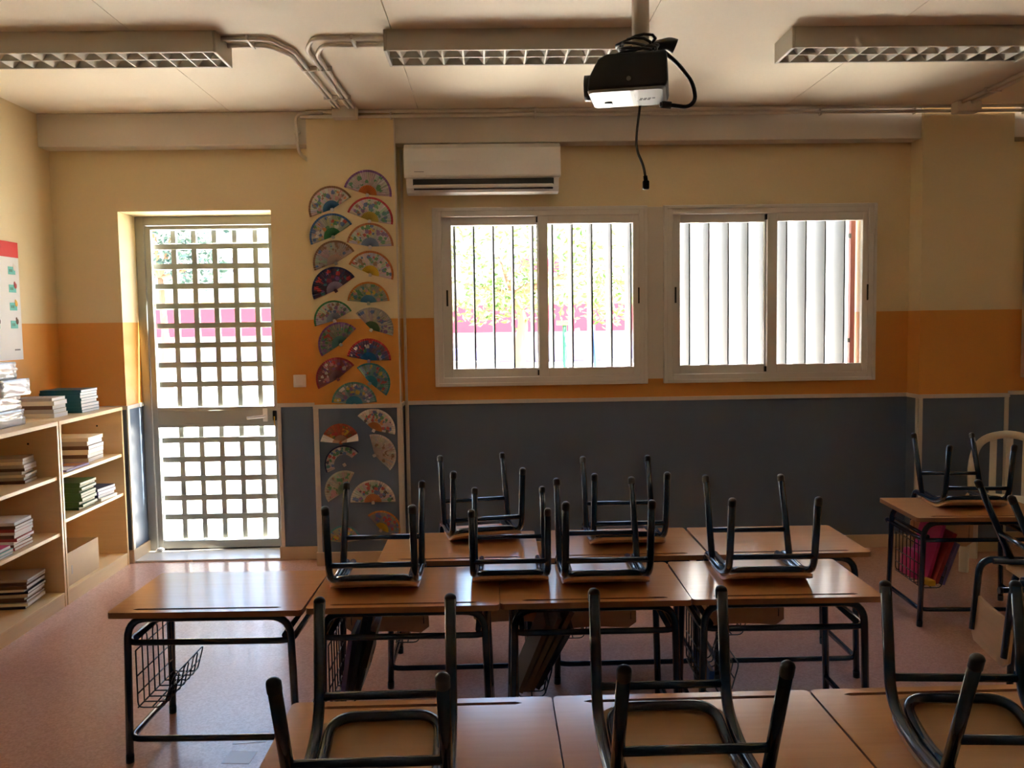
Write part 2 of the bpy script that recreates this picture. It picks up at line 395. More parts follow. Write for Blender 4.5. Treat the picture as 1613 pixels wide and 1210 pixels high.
# ------------------------------------------------------------------ windows
def window(n, x0, x1):
    w = struct(empty('window_%d' % n, ((x0+x1)/2, YW, 0))); ox = (x0+x1)/2
    def bars(name, xs0, xs1, z0, z1, th, ya, yb, mm, par, tb=None):
        g = G(); tb = tb or th
        g.box(xs0-ox, xs0+th-ox, ya-YW, yb-YW, z0, z1); g.box(xs1-th-ox, xs1-ox, ya-YW, yb-YW, z0, z1)
        g.box(xs0+th-ox, xs1-th-ox, ya-YW, yb-YW, z0, z0+tb); g.box(xs0+th-ox, xs1-th-ox, ya-YW, yb-YW, z1-tb, z1)
        return g.ob(name, mm, par, bevel=.003)
    bars('window_frame', x0, x1, 1.133, 2.293, .058, YW-.028, YW+.10, ALU, w)
    lip = bars('frame_lip', x0+.002, x1-.002, 1.135, 2.291, .022, YW-.034, YW-.028, ALU, w)
    sw = (x1-x0)
    sr = (x0+.683, x1-.03); sl = (x0+.055, x0+.742)
    for nm, (a, b), ya in (('sash', sr, YW-.022), ('sash', sl, YW+.022)):
        s = bars(nm, a, b, 1.175, 2.255, .064, ya, ya+.036, ALU, w, tb=.072)
        B(a+.06-ox, b-.06-ox, ya+.016-YW, ya+.020-YW, 1.24, 2.19).ob('pane', GLASS, s)
    for xx, ya in ((sl[0]+.026, YW+.022), (sr[1]-.034, YW-.022)):
        B(xx-ox, xx+.012-ox, ya-.006-YW, ya-YW, 1.66, 1.765).ob('latch', BLACKP, w, bevel=.002)
    for z in (1.20, 2.195):
        B(sr[0]-.010-ox, sr[0]-ox, YW-.014-YW, .012, z, z+.035).ob('stop', BLACKP, w)
    # outside: upright sheet-metal fins
    gph = [-.107+.1318*i for i in range(-40, 60)]
    f = thing('fin_grille', ['grille of upright white fins seen edge-on outside the window with the tree', 'grille of upright white fins closing off the view outside the middle window', 'grille of upright white fins outside the window cut off by the picture edge'][n-1], 'grille', (ox, 5.97, 1.13), group=None)
    fm = None
    for xx in gph:
        if xx < x0+.05 or xx > x1-.06: continue
        if fm is None:
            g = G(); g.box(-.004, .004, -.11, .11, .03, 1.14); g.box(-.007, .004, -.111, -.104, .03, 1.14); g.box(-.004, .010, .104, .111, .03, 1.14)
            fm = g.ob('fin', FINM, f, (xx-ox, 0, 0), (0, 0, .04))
        else:
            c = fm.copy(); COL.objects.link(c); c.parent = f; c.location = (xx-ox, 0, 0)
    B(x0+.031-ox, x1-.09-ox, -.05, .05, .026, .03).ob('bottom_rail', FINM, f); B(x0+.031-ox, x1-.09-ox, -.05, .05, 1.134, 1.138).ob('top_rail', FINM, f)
    return f
for i, (a, b) in enumerate(WINS): window(i+1, a, b)
p = thing('hinge_post', 'thin terracotta upright with two hinge tabs outside the middle window', 'post', (2.478, 5.93, 1.157))
B(-.016, .016, -.02, .02, 0, 1.11).ob('post', TERRA, p)
for z in (.22, .93): B(-.03, -.014, -.024, -.0, z, z+.03).ob('hinge_tab', POSTS, p)

# ------------------------------------------------------------------ courtyard outside
struct(B(-60, 60, YO, 90, -.12, -.02).ob('ground', YARD))
gw = tag(B(1.93, 9.0, 9.4, 9.62, -.05, 3.9).ob('courtyard_wall', mat('white_render', (.80, .79, .76), .8, var=.03, vscale=2), bevel=.02), 'white rendered wall standing outside behind the middle window grille', 'wall')
bl = thing('school_building', 'long cream building with a crimson band across the courtyard', 'building', (0, 34, 0))
B(-45, 45, 0, 8, 1.16, 8.5).ob('wall', WALLX, bl)
B(-45, 45, -.04, .0, -.02, 1.16).ob('plinth', LILAC, bl)
B(-45, 45, -.05, 0, 1.16, 2.22).ob('crimson_band', REDX, bl)
B(-45, 45, -.12, 0, 2.30, 2.48).ob('orange_ledge', ORX, bl)
for i in range(14):
    x = -26+i*3.6
    fz = B(x, x+1.9, -.06, 0, 3.55, 4.25).ob('window', TRIM, bl)
    B(x+.06, x+1.84, -.075, -.06, 3.61, 4.19).ob('pane', WINX, fz)
    if i % 2: B(x+1.95, x+3.5, -.05, 0, 3.45, 4.0).ob('red_panel', REDX, bl)
def leaves(n, blobs, size, seed, up=.5):
    q = random.Random(seed); g = G()
    for _ in range(n):
        c, r = q.choice(blobs)
        while True:
            v = Vector((q.uniform(-1, 1), q.uniform(-1, 1), q.uniform(-1, 1)))
            if .3 < v.length < 1: break
        p = Vector(c)+v*r
        e = Euler((q.uniform(0, 6), q.uniform(0, 6), q.uniform(0, 6))).to_matrix(); s = size*q.uniform(.6, 1.3)
        g.add([p+e@Vector(a)*s for a in ((0, -1, 0), (.42, 0, .12), (0, 1, 0), (-.42, 0, .12))], [(0, 1, 2), (0, 2, 3)])
    return g
def tree(label, x, y, trunk, blobs, n, size, lm, seed, group=None):
    t = thing('tree', label, 'tree', (x, y, -.02), group=group)
    g = G(); g.tube(trunk, .13, 8, .3, r1=.05); g.ob('trunk', BARK, t)
    for i, (c, r) in enumerate(blobs[:5]):
        G().tube([trunk[-1], Vector(c)*.6+Vector(trunk[-1])*.4, c], .04, 6, .1, r1=.012).ob('branch', BARK, t)
    o = leaves(n, blobs, size, seed).ob('foliage', lm, t); o['kind'] = 'stuff'
    return t
tree('small leafy tree with a crooked tan trunk outside the left window', .42, 12.0,
     [(0, 0, 0), (.02, 0, .6), (-.06, 0, 1.1), (.05, 0, 1.6), (-.1, 0, 1.95)],
     [((-.75, 0, 2.1), .55), ((-.3, .2, 2.5), .6), ((.3, -.1, 2.2), .5), ((.75, .1, 2.1), .55), ((1.15, .1, 2.4), .55), ((-.9, .1, 2.8), .45), ((.5, .2, 2.9), .5), ((1.2, 0, 1.85), .4), ((0, .1, 1.9), .45), ((-.5, 0, 1.85), .35), ((.1, 0, 3.1), .4)],
     2600, .055, LEAF, 3)
tree('dark bushy tree behind the top left corner of the door grille', -5.6, 15.0,
     [(0, 0, 0), (.05, 0, 1.2), (0, 0, 2.4)],
     [((-.4, 0, 3.1), .8), ((.3, .2, 3.6), .9), ((-.2, 0, 4.3), .9), ((.6, 0, 2.6), .5), ((-.9, .2, 3.7), .7)], 2600, .075, LEAFD, 5)
for i, (x, px) in enumerate(((-1.35, 0), (1.75, 1))):
    b = thing('bench', ['grey bench on a pinkish base seen low through the left pane', 'grey bench on a pinkish base seen low through the right pane'][i], 'bench', (x+.7*0+(.75 if i == 0 else 1.9), 22, -.02))
    B(-.75, .75, -.25, .25, -.1, .52).ob('base', mat('pink_brick', (.62, .42, .36), .8), b, bevel=.01)
    B(-.8, .8, -.3, .3, .52, .60).ob('seat', POSTS, b, bevel=.01); B(-.8, .8, .24, .3, .60, .92).ob('backrest', PURPC, b, bevel=.01)
o = thing('post', 'green post with an orange top outside the left window', 'post', (1.02, 12, -.02))
G().tube([(0, 0, 0), (0, 0, 1.52)], .03, 10).ob('shaft', POSTG, o); B(-.11, .06, -.035, .035, 1.52, 1.58).ob('cap', ORX, o, bevel=.006)
tag(G().tube([(1.52, 12.1, -.02), (1.36, 12.1, .9), (1.20, 12.1, 1.45)], .035, 8, .1).ob('pole', POSTS), 'grey slanted pole right of the green post outside', 'pole')
tag(G().tube([(1.52, 12.4, -.02), (1.50, 12.4, .8), (1.46, 12.4, 1.5)], .026, 8, .1).ob('pole', POSTB), 'blue slanted pole outside, rightmost of the yard poles', 'pole')

# ------------------------------------------------------------------ ceiling lamps
def lamp(x0, label):
    t = thing('ceiling_lamp', label, 'lamp', (x0+.6, 4.18, ZC), group='louvred ceiling lamps in one row')
    g = G(); g.box(-.585, .585, -.125, -.117, -.095, 0); g.box(-.585, .585, .117, .125, -.095, 0); g.box(-.585, .585, -.117, .117, -.012, 0)
    g.box(-.585, .585, -.117, -.110, -.095, -.090); g.box(-.585, .585, .110, .117, -.095, -.090)
    g.ob('housing', LAMPM, t, bevel=.002)
    for s in (-1, 1): B(min(s*.585, s*.6), max(s*.585, s*.6), -.126, .126, -.098, 0).ob('end_cap', LAMPM, t, bevel=.004)
    B(-.584, .584, -.004, .004, -.092, -.045).ob('louver_spine', LAMPM, t)
    b0 = None
    for i in range(12):
        if b0 is None:
            g = G().prism([(-.003, -.092), (.003, -.092), (.040, -.042), (-.040, -.042)], -.116, .116, 'y')
            b0 = g.ob('louver_blade', LAMPM, t); b = b0
        else: b = dup(b0, t)
        b.location = (-.53+.0965*i, 0, 0)
    for y in (-.06, .06): G().tube([(-.57, y, -.028), (.57, y, -.028)], .013, 8).ob('lamp_tube', TUBEG, t)
lamp(-2.42, 'louvred ceiling lamp cut by the left edge, above the door')
lamp(-.466, 'louvred ceiling lamp whose right end is behind the projector pole')
lamp(1.405, 'louvred ceiling lamp right of the projector')

# conduits
def conduit(label, runs, clips, r=.011, group='surface conduits'):
    t = thing('conduit', label, 'conduit', runs[0][0]); b = Vector(runs[0][0])
    for q in runs: G().tube([Vector(p)-b for p in q], r, 8, .05).ob('pipe', CONDM, t)
    for c in clips: B(c[0]-b[0]-c[3], c[0]-b[0]+c[3], c[1]-b[1]-c[4], c[1]-b[1]+c[4], c[2]-b[2]-c[5], c[2]-b[2]+c[5]).ob('clip', CONDM, t, bevel=.002)
zc = ZC-.012
conduit('long pair of conduits along the beam below the ceiling', [[(-1.05, 5.53, 2.872), (4.9, 5.53, 2.872)], [(-1.16, 5.53, 2.842), (4.9, 5.53, 2.842)]],
        [(x, 5.535, 2.857, .006, .014, .034) for x in (-.6, .3, 1.2, 2.1, 2.7, 3.4, 4.2)])
conduit('short conduit bending down the beam beside the left pillar', [[(-1.02, 5.528, 2.865), (-1.19, 5.528, 2.862), (-1.185, 5.55, 2.63), (-1.15, 5.69, 2.60)]], [(-1.187, 5.548, 2.75, .018, .014, .006)])
conduit('twin conduits curving from the left lamp to the junction box', [[(-1.22, 4.14, zc), (-1.0, 4.14, zc), (-.93, 4.32, zc), (-.90, 5.42, zc)], [(-1.22, 4.24, zc), (-1.03, 4.24, zc), (-.955, 4.40, zc), (-.925, 5.42, zc)]],
        [(-1.1, 4.19, zc, .006, .07, .013), (-.915, 4.62, zc, .04, .006, .013), (-.912, 5.2, zc, .04, .006, .013)])
conduit('twin conduits curving from the middle lamp to the junction box', [[(-.47, 4.14, zc), (-.80, 4.14, zc), (-.862, 4.30, zc), (-.845, 5.42, zc)], [(-.47, 4.24, zc), (-.77, 4.24, zc), (-.83, 4.38, zc), (-.815, 5.42, zc)]],
        [(-.62, 4.19, zc, .006, .07, .013), (-.835, 4.62, zc, .035, .006, .013), (-.83, 5.2, zc, .035, .006, .013)])
conduit('twin ceiling conduits at right running toward the viewer', [[(2.955, 5.46, zc), (2.93, 4.0, zc), (2.93, 1.5, zc)], [(3.015, 5.46, zc), (2.99, 4.0, zc), (2.99, 1.5, zc)]], [(2.98, 5.15, zc, .05, .006, .013), (2.965, 4.6, zc, .05, .006, .013)])
for x, lb in ((-.875, 'small junction box on the beam above the left pillar'), (3.0, 'small junction box on the beam above the right pillar')):
    tag(B(x-.075, x+.075, 5.43, 5.519, 2.815, 2.884).ob('junction_box', CONDM, bevel=.006), lb, 'box')
tag(B(-.568, -.551, YW-.014, YW, .088, 2.67).ob('cable_trunking', TRIM, bevel=.002), 'slim vertical cable trunking beside the pillar, left of the window', 'trunking')

# light switch
s = thing('light_switch', 'white light switch on the orange wall beside the door', 'switch', (-1.254, YW, 1.187))
B(-.041, .041, -.010, 0, -.041, .041).ob('plate', WHITEP, s, bevel=.004); B(-.028, .028, -.016, -.010, -.028, .028).ob('rocker', WHITEP, s, bevel=.003)

# ------------------------------------------------------------------ air conditioner
a = thing('air_conditioner', 'white wall air conditioner above the left window', 'air conditioner', (-.035, YW, 2.36))
W2 = .49
prof = [(0, .02), (-.115, 0), (-.16, .005), (-.185, .03)]
body = [(0, 0.02), (-.10, .0), (-.165, .008), (-.185, .035), (-.19, .075), (-.193, .11), (0, .11)]
G().prism(body, -W2+.012, W2-.012, 'x').ob('chassis', WHITEP, a, bevel=.004)
front = [(-.05, .105), (-.205, .095), (-.21, .11), (-.205, .20), (-.19, .28), (-.165, .308), (-.12, .318), (0, .318), (0, .105)]
G().prism(front, -W2, W2, 'x', smooth=False).ob('front_cover', WHITEP, a, bevel=.006, bseg=3)
B(-W2+.055, W2-.045, -.199, -.188, .052, .088).ob('air_outlet', BLACKP, a)
fl = G().prism([(-.19, .030), (-.202, .036), (-.204, .052), (-.198, .054), (-.190, .046)], -W2+.06, W2-.05, 'x').ob('flap', WHITEP, a, bevel=.002)
B(-W2+.06, W2-.05, -.194, -.186, .022, .031).ob('outlet_gap', BLACKP, a)
B(-W2+.065, -W2+.125, -.2105, -.208, .130, .134).ob('maker_mark', POSTS, a)

# ------------------------------------------------------------------ projector
p = thing('projector', 'black and white projector hanging on a ceiling pole', 'projector', (.505, 3.10, 2.335), (math.radians(0), 0, -.22))
bodyp = [(-.142, .0), (.125, .0), (.13, .02), (.127, .118), (-.075, .118), (-.105, .102), (-.135, .045)]
G().prism(bodyp, -.115, .115, 'y').ob('upper_case', BLACKP, p, bevel=.008)
lo = G()
tp = rpoly(-.142, .122, -.115, .115, .02); bt = rpoly(-.136, .112, -.112, .108, .02); n = len(tp)
lo.add([(x, y, 0) for x, y in tp]+[(x, y, -.009) for x, y in bt], [tuple(range(n)), tuple(range(n, 2*n))[::-1]])
lo.add([(x, y, 0) for x, y in tp]+[(x, y, -.009) for x, y in bt], [(i, n+i, n+(i+1) % n, (i+1) % n) for i in range(n)], 0, True)
lo.ob('lower_case', mat('pale_grey_plastic', (.42, .45, .44), .35), p, bevel=.002)
G().tube([(-.13, .035, .045), (-.165, .035, .045)], .045, 16).ob('lens', BLACKP, p)
G().tube([(.0, -.116, .03), (.0, -.119, .03)], .008, 12).ob('sensor_window', POSTS, p)
B(-.095, -.068, .03, .065, -.013, -.009).ob('foot', BLACKP, p, bevel=.003)
for j in range(2):
    for i in range(4):
        if j == 0 and i == 3: continue
        B(.028+i*.014+j*.004, .038+i*.014+j*.004, .018-.016*j, .028-.016*j, -.0098, -.009).ob('badge', BLACKP, p)
G().tube([(.02, .04, -.0095), (.022, .04, -.0095)], .001, 4).ob('screw', POSTS, p)
B(.004, .016, -.105, .10, -.0098, -.0085).ob('tray_groove', mat('tray_grey', (.26, .28, .27), .4), p)
G().tube([(.045, .08, .118), (.045, .08, .152)], .045, 14).ob('mount_plate', BLACKP, p)
po = thing('projector_pole', 'pale ceiling pole carrying the projector', 'pole', (.556, 3.19, 2.487))
G().tube([(0, 0, 0), (0, 0, .395)], .031, 20).ob('tube', CONDM, po); G().tube([(0, 0, .38), (0, 0, .397)], .075, 20).ob('ceiling_flange', CONDM, po)
c = thing('power_cable', 'black cable coiled round the pole with a plug hanging down', 'cable', (.556, 3.19, 2.487))
q = random.Random(4); pts = []
for i in range(97):
    a = 2*PI*i/16; r = .052+.012*math.sin(i*.37)+.012*math.sin(i*1.1)
    pts.append((r*1.25*math.cos(a), r*math.sin(a), .012+.05*i/96+.008*math.sin(i*.7)))
G().tube(pts, .0055, 6).ob('coil', BLACKP, c)
G().tube([(.05, .02, .05), (.10, 0, .055), (.125, 0, .045)], .02, 10, .02, r1=.026).ob('plug', BLACKP, c)
G().tube([(.08, -.02, .02), (.13, -.02, -.02), (.185, -.02, -.09), (.195, -.02, -.15), (.165, -.03, -.178), (.10, -.04, -.172), (.06, -.045, -.17)], .0075, 8, .06).ob('side_loop', BLACKP, c)
G().tube([(.10, -.04, -.172), (.065, -.045, -.170)], .013, 8).ob('side_plug', BLACKP, c)
G().tube([(.05, .09, .02), (.035, .15, -.03), (.02, .15, -.15), (.004, .12, -.24), (.0, .10, -.30), (.02, .06, -.37), (.026, .05, -.42)], .005, 8, .05).ob('lead', BLACKP, c)
G().tube([(.024, .05, -.405), (.026, .05, -.425)], .008, 8).ob('plug_neck', BLACKP, c)
B(.014, .038, .04, .06, -.455, -.422).ob('hanging_plug', BLACKP, c, bevel=.005)

# ------------------------------------------------------------------ paper fans on the pillar
WH = (.74, .70, .68)
def paper_fan(x, z, r, rot, base, border, core, accents, label, inner=0., spread=172, seed=0, curl=0.):
    t = thing('paper_fan', label, 'paper fan', (x, YP, z), (0, math.radians(rot), 0), 'painted paper fans on the pillar')
    q = random.Random(seed); NS, NR = 56, 14
    r0, r1 = .38, 1.
    if inner: r0 = inner
    bl = [(q.uniform(-spread/2+6, spread/2-6), q.uniform(r0+.06, .88), q.uniform(.03, .10), q.choice(accents)) for _ in range(38)]
    pale = [tuple(min(1, c*q.uniform(.66, .95)) for c in base) for _ in range(NS)]
    def piece(name, ra, rb, nr, colf):
        g = G(); vs = []; cols = []
        for i in range(NS+1):
            a = math.radians(-spread/2+spread*i/NS)
            for j in range(nr+1):
                rad = (ra+(rb-ra)*j/nr)*r
                y = -.004-.004*(i % 2)-.004*(j/nr)
                e = abs(i/NS-.5)*2
                if curl and e > .72: y -= curl*(e-.72)/.28
                vs.append((rad*math.sin(a), y, rad*math.cos(a)))
        fs = []
        for i in range(NS):
            for j in range(nr):
                k = i*(nr+1)+j; fs.append((k, k+1, k+nr+2, k+nr+1)); cols.append(colf(-spread/2+spread*(i+.5)/NS, ra+(rb-ra)*(j+.5)/nr, i))
        # back face, a paper's thickness behind
        n = len(vs); vs2 = [(v[0], v[1]+.0015, v[2]) for v in vs]
        g.add(vs, fs); g.add(vs2, [f[::-1] for f in fs]); g.cols = cols+cols
        g.ob(name, PRINT, t)
    def paper(a, rad, i):
        if curl and abs(a)/(spread/2) > .74: return (.78, .74, .70)
        if rad > .93: return border if (i//3) % 3 or not curl else base
        for ba, br, bs, bc in bl:
            if math.hypot(math.radians(a-ba)*rad, (rad-br)) < bs: return tuple(.85*p+.15*q_ for p, q_ in zip(bc, base))
        return pale[i//3]
    piece('paper', r0, 1., NR, paper)
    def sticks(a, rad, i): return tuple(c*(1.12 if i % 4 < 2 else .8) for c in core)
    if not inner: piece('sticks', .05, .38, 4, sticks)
    g = B(-.010, .010, -.008, 0, -.014, .008); g.cols = [base]*len(g.f); g.ob('rivet_tab', PRINT, t, bevel=.003)
RD, BL, YL, GR, OR, PU, TE, BK, PK, NV, BN = (.55, .05, .06), (.06, .16, .45), (.65, .45, .06), (.06, .28, .12), (.65, .25, .06), (.25, .12, .35), (.06, .28, .30), (.04, .03, .04), (.62, .30, .32), (.03, .04, .12), (.28, .15, .09)
FANS = [
 ((-.759, 2.362, .145, 12), (.60, .57, .56), PU, OR, [(.45, .42, .42), (.5, .48, .5), GR, (.42, .4, .38)], 'pale grey paper fan with a purple rim, topmost on the pillar'),
 ((-.984, 2.273, .138, -25), WH, BN, (.08, .25, .45), [BL, GR, OR, BN, PK], 'white paper fan with blue core, topmost of the left column'),
 ((-.75, 2.199, .141, 16), WH, (.55, .06, .08), (.62, .50, .12), [TE, BN, PU, BL, GR], 'paper fan with a bright red rim and yellow core'),
 ((-.983, 2.103, .138, -26), (.55, .52, .45), BL, GR, [RD, BL, YL, GR, OR, WH], 'multicoloured paper fan with green core, second of the left column'),
 ((-.751, 2.038, .141, 5), WH, (.5, .2, .1), (.25, .33, .50), [GR, RD, PU, YL, BL], 'white paper fan with light blue core right of the multicoloured one'),
 ((-.97, 1.939, .134, -25), (.50, .47, .44), BN, (.50, .35, .30), [(.4, .36, .33), BN, BL, (.38, .3, .3)], 'greyish paper fan with pale brown core, third of the left column'),
 ((-.755, 1.864, .141, 20), WH, (.55, .18, .06), (.68, .48, .05), [GR, BL, RD, BN, WH], 'white paper fan with bright yellow core and rainbow rim'),
 ((-.975, 1.767, .141, -28), (.10, .06, .10), NV, (.40, .34, .45), [RD, NV, PU, TE, (.3, .04, .08)], 'dark navy and crimson paper fan with lilac core'),
 ((-.77, 1.685, .127, 1), (.42, .42, .32), OR, (.10, .28, .42), [TE, GR, YL, PK, (.5, .45, .35)], 'beige and teal paper fan with blue core and level edge'),
 ((-.989, 1.577, .121, -22), WH, GR, (.35, .42, .52), [PU, GR, BN, BL, PK], 'white paper fan with grey-blue core just above the orange band'),
 ((-.757, 1.516, .134, 32), (.55, .52, .46), (.4, .38, .36), (.12, .25, .14), [(.45, .42, .36), PU, (.5, .46, .4), BL], 'pale paper fan with dark green core at the orange line'),
 ((-.954, 1.426, .134, -38), (.35, .38, .34), PU, (.12, .30, .30), [TE, PU, GR, RD, (.4, .36, .3)], 'steeply tilted teal and purple paper fan on the orange band'),
 ((-.777, 1.32, .134, 6), (.20, .14, .24), RD, (.03, .20, .42), [RD, BL, PU, GR, WH], 'crimson and blue paper fan with strong blue core'),
 ((-.978, 1.206, .131, -33), (.36, .14, .16), (.4, .05, .08), (.28, .14, .16), [PU, RD, PK, BN, WH], 'maroon paper fan on the lower left of the orange band'),
 ((-.774, 1.176, .123, 45), (.30, .42, .42), TE, (.05, .30, .38), [YL, BL, RD, GR, TE], 'teal and yellow paper fan tipped down to the right'),
 ((-.877, 1.041, .138, 0), (.30, .40, .40), (.12, .3, .25), (.04, .28, .45), [YL, BL, GR, PK, PU, WH], 'blue-cored paper fan standing on the dado rail'),
 ((-.758, .874, .131, 28), (.78, .72, .66), (.75, .70, .64), (.62, .25, .08), [BK, RD, BL, GR, OR], 'white paper fan with orange core just below the dado rail'),
 ((-.97, .80, .115, 0), (.50, .12, .06), (.45, .08, .05), (.45, .28, .20), [RD, OR, BN, GR, YL], 'red paper fan with curled white ends on the blue panel'),
 ((-.756, .712, .131, 62), (.62, .54, .50), (.60, .52, .48), (.55, .42, .40), [(.55, .48, .44), (.5, .42, .4), BN], 'plain pinkish white paper fan turned on its side'),
 ((-.953, .656, .118, -32), (.62, .58, .50), NV, NV, [TE, NV, RD, GR, WH, BL], 'dark blue ring-shaped paper fan with an empty middle'),
 ((-.949, .486, .126, -48), (.58, .55, .42), (.55, .52, .4), (.30, .40, .28), [PK, GR, (.5, .46, .36), BN], 'cream paper fan with green sticks tipped to the left'),
 ((-.775, .408, .138, 0), (.74, .66, .60), (.70, .62, .56), (.65, .28, .12), [RD, BL, BK, GR, PU], 'white paper fan with orange core and level edge, low on the pillar'),
 ((-.729, .225, .122, 35), (.40, .36, .34), OR, (.62, .42, .03), [BL, RD, PU, BN], 'grey and red paper fan with yellow core, lowest at right'),
 ((-.968, .15, .106, 0), (.46, .42, .30), TE, (.35, .28, .2), [PK, GR, YL, RD, BL], 'beige paper fan with pink patches, lowest on the pillar'),
]
for i, ((x, z, r, rot), base, bd, core, acc, lb) in enumerate(FANS):
    paper_fan(x, z, r*1.05, rot, base, bd, core, acc, lb, inner=.52 if i == 19 else 0, spread={19: 165, 21: 180, 22: 150, 18: 150, 20: 150, 16: 150, 10: 150}.get(i, 168), seed=i+20, curl=.05 if i == 17 else 0)

# ------------------------------------------------------------------ poster on the left wall
po = thing('poster', 'white poster with red header and small picture cards on the left wall', 'poster', (XL, 4.99, 1.372))
B(.001, .004, -.28, .272, 0, .60).ob('sheet', PAPER, po); B(.001, .005, -.28, .272, .60, .69).ob('header', RED, po, bevel=.001)
for r_ in range(4):
    for c in range(3):
        y = .155-.19*c; z = .50-.105*r_
        f = B(.004, .0055, y, y+.075, z, z+.045).ob('picture_card', PTEAL, po)
        g = G(); g.ball((.0056, y+.068, z+.04), .016, (.1, 1, 1.1)); g.ball((.0056, y+.062, z+.055), .009, (.1, 1, 1.2))
        g.ob('drawing', [WHITEP, REDC, YELC, BROWNC][r_], f)
        for k in range(3): B(.0055, .006, y+.012+.012*k, y+.018+.012*k, z+.014, z+.03).ob('letter_mark', GREENC, f)
for k in range(5): B(.004, .0046, .185+.012*k, .193+.012*k, .055, .063).ob('small_print', BLACKP, po)

# ------------------------------------------------------------------ bookcases and what is on them
def bookcase(y0, y1, zs, label):
    t = thing('bookcase', label, 'bookcase', (-2.60, (y0+y1)/2, 0), group='beech bookcases along the left wall'); w = (y1-y0)/2; xb, xf = -.195, .20
    for s in (-1, 1): B(xb, xf, min(s*w, s*(w-.019)), max(s*w, s*(w-.019)), 0, 1.018).ob('side_panel', SHELFW, t, bevel=.002)
    B(xb, xf, -w, w, 1.018, 1.04).ob('top_panel', SHELFW, t, bevel=.002)
    B(xb, xb+.008, -w+.019, w-.019, .075, 1.018).ob('back_panel', SHELFW, t)
    B(xf-.02, xf-.004, -w+.019, w-.019, 0, .062).ob('plinth', SHELFW, t)
    B(xb+.008, xf-.002, -w+.019, w-.019, .062, .08).ob('bottom_panel', SHELFW, t, bevel=.002)
    for z in zs: B(xb+.008, xf-.01, -w+.019, w-.019, z-.02, z).ob('shelf', SHELFW, t, bevel=.002)
    g = G()
    for z in (.40, .92): g.tube([(xf-.16, w-.0205, z), (xf-.16, w-.0185, z)], .006, 8)
    g.ob('screw_hole', BLACKP, t)
bookcase(4.845, 5.675, (.735, .48), 'beech bookcase in the corner beside the door')
bookcase(3.99, 4.835, (.735, .42), 'beech bookcase nearer the viewer at the left edge')
ORD = ['topmost', 'second from top', 'third from top', 'fourth from top', 'fifth from top', 'sixth from top', 'seventh from top', 'eighth from top', 'ninth from top', 'tenth from top', 'eleventh from top', 'twelfth from top']
def pile(x1, y0, z, n, th, wx, dy, cover, pages, what, where, group, seed=1, jit=.006, ang=0., covers=None, cat='book', name='exercise_book'):
    """a pile of books: spines towards the viewer (-Y), page edges towards the room (+X)"""
    q = random.Random(seed); zz = z+.0005
    for i in range(n):
        tt = th*q.uniform(.85, 1.15); mm = covers[i % len(covers)] if covers else cover
        k = n-1-i; lab = '%s %s, %s of %s' % (what, cat, 'lowest' if i == 0 and n > 1 else ORD[k], where)
        t = thing(name, lab, cat, (x1+q.uniform(-jit, jit), y0+q.uniform(-jit, jit), zz), (0, 0, ang+q.uniform(-.03, .03)), group)
        g = G(); c = .0012
        g.box(-wx, 0, 0, dy, 0, c); g.box(-wx, 0, 0, dy, tt-c, tt); g.box(-wx, 0, 0, c, c, tt-c)
        g.ob('cover', mm, t)
        # slightly fanned page block
        s = q.uniform(-.004, .004)
        vs = [(-wx+.003, c, c), (-.002, c, c), (-.002, dy-.002, c), (-wx+.003, dy-.002, c)]
        vs += [(x+s*.3, y, tt-c) for x, y, _ in vs]
        G().add(vs, [(3, 2, 1, 0), (4, 5, 6, 7), (0, 1, 5, 4), (1, 2, 6, 5), (2, 3, 7, 6), (3, 0, 4, 7)]).ob('pages', pages, t)
        zz += tt+.0004
    return zz
pile(-2.48, 5.285, 1.04, 8, .0178, .245, .225, TEAL, PAPER, 'teal-spined', 'the pile on the corner bookcase', 'teal exercise books', 1, .004)
pile(-2.515, 5.02, 1.04, 5, .0215, .22, .17, GREYC, PAPER, 'grey', 'the pile in front of the teal books', 'grey workbooks on the bookcase', 2, .006, .04, covers=[PAPERC, GREYC, BROWNC, PAPERC, GREYC])
# corner bookcase shelves
pile(-2.46, 5.30, .735, 6, .026, .26, .22, GREYC, PAPER, 'thick beige', 'the pile on the corner bookcase upper shelf', 'beige books on the upper shelf', 3, .006, .02, covers=[GREYC, BROWNC, PAPERC, BROWNC, GREYC, PAPERC])
t = thing('notebook', 'flat purple and orange notebook on the upper shelf in front of the beige books', 'notebook', (-2.425, 4.95, .7355))
B(-.22, 0, 0, .28, 0, .012).ob('cover', PURPC, t, bevel=.001); B(-.12, -.02, .16, .26, .012, .0125).ob('orange_patch', ORX, t); B(-.2, -.01, .01, .12, .012, .0125).ob('white_patch', PAPER, t)
pile(-2.435, 5.12, .48, 10, .0165, .24, .20, GREENC, PAPERC, 'green-spined', 'the pile on the corner bookcase middle shelf', 'green exercise books', 4, .012, .0)
pile(-2.43, 5.36, .48, 4, .018, .24, .20, NAVYC, PAPER, 'dark-spined', 'the pile behind the green books', 'dark books behind the green ones', 5, .01, -.1, covers=[PAPERC, NAVYC, PURPC, NAVYC])
bx = thing('cardboard_box', 'open cardboard box on the bottom of the corner bookcase', 'box', (-2.535, 5.15, .0805))
g = G(); g.box(-.12, .10, -.24, -.236, 0, .19); g.box(-.12, .10, .166, .17, 0, .19); g.box(-.12, -.116, -.236, .166, 0, .19); g.box(.096, .10, -.236, .166, 0, .19); g.box(-.116, .096, -.236, .166, 0, .004)
g.ob('carton', CARD, bx)
B(.10, .1005, -.18, -.165, .06, .11).ob('printed_mark', GREYC, bx)
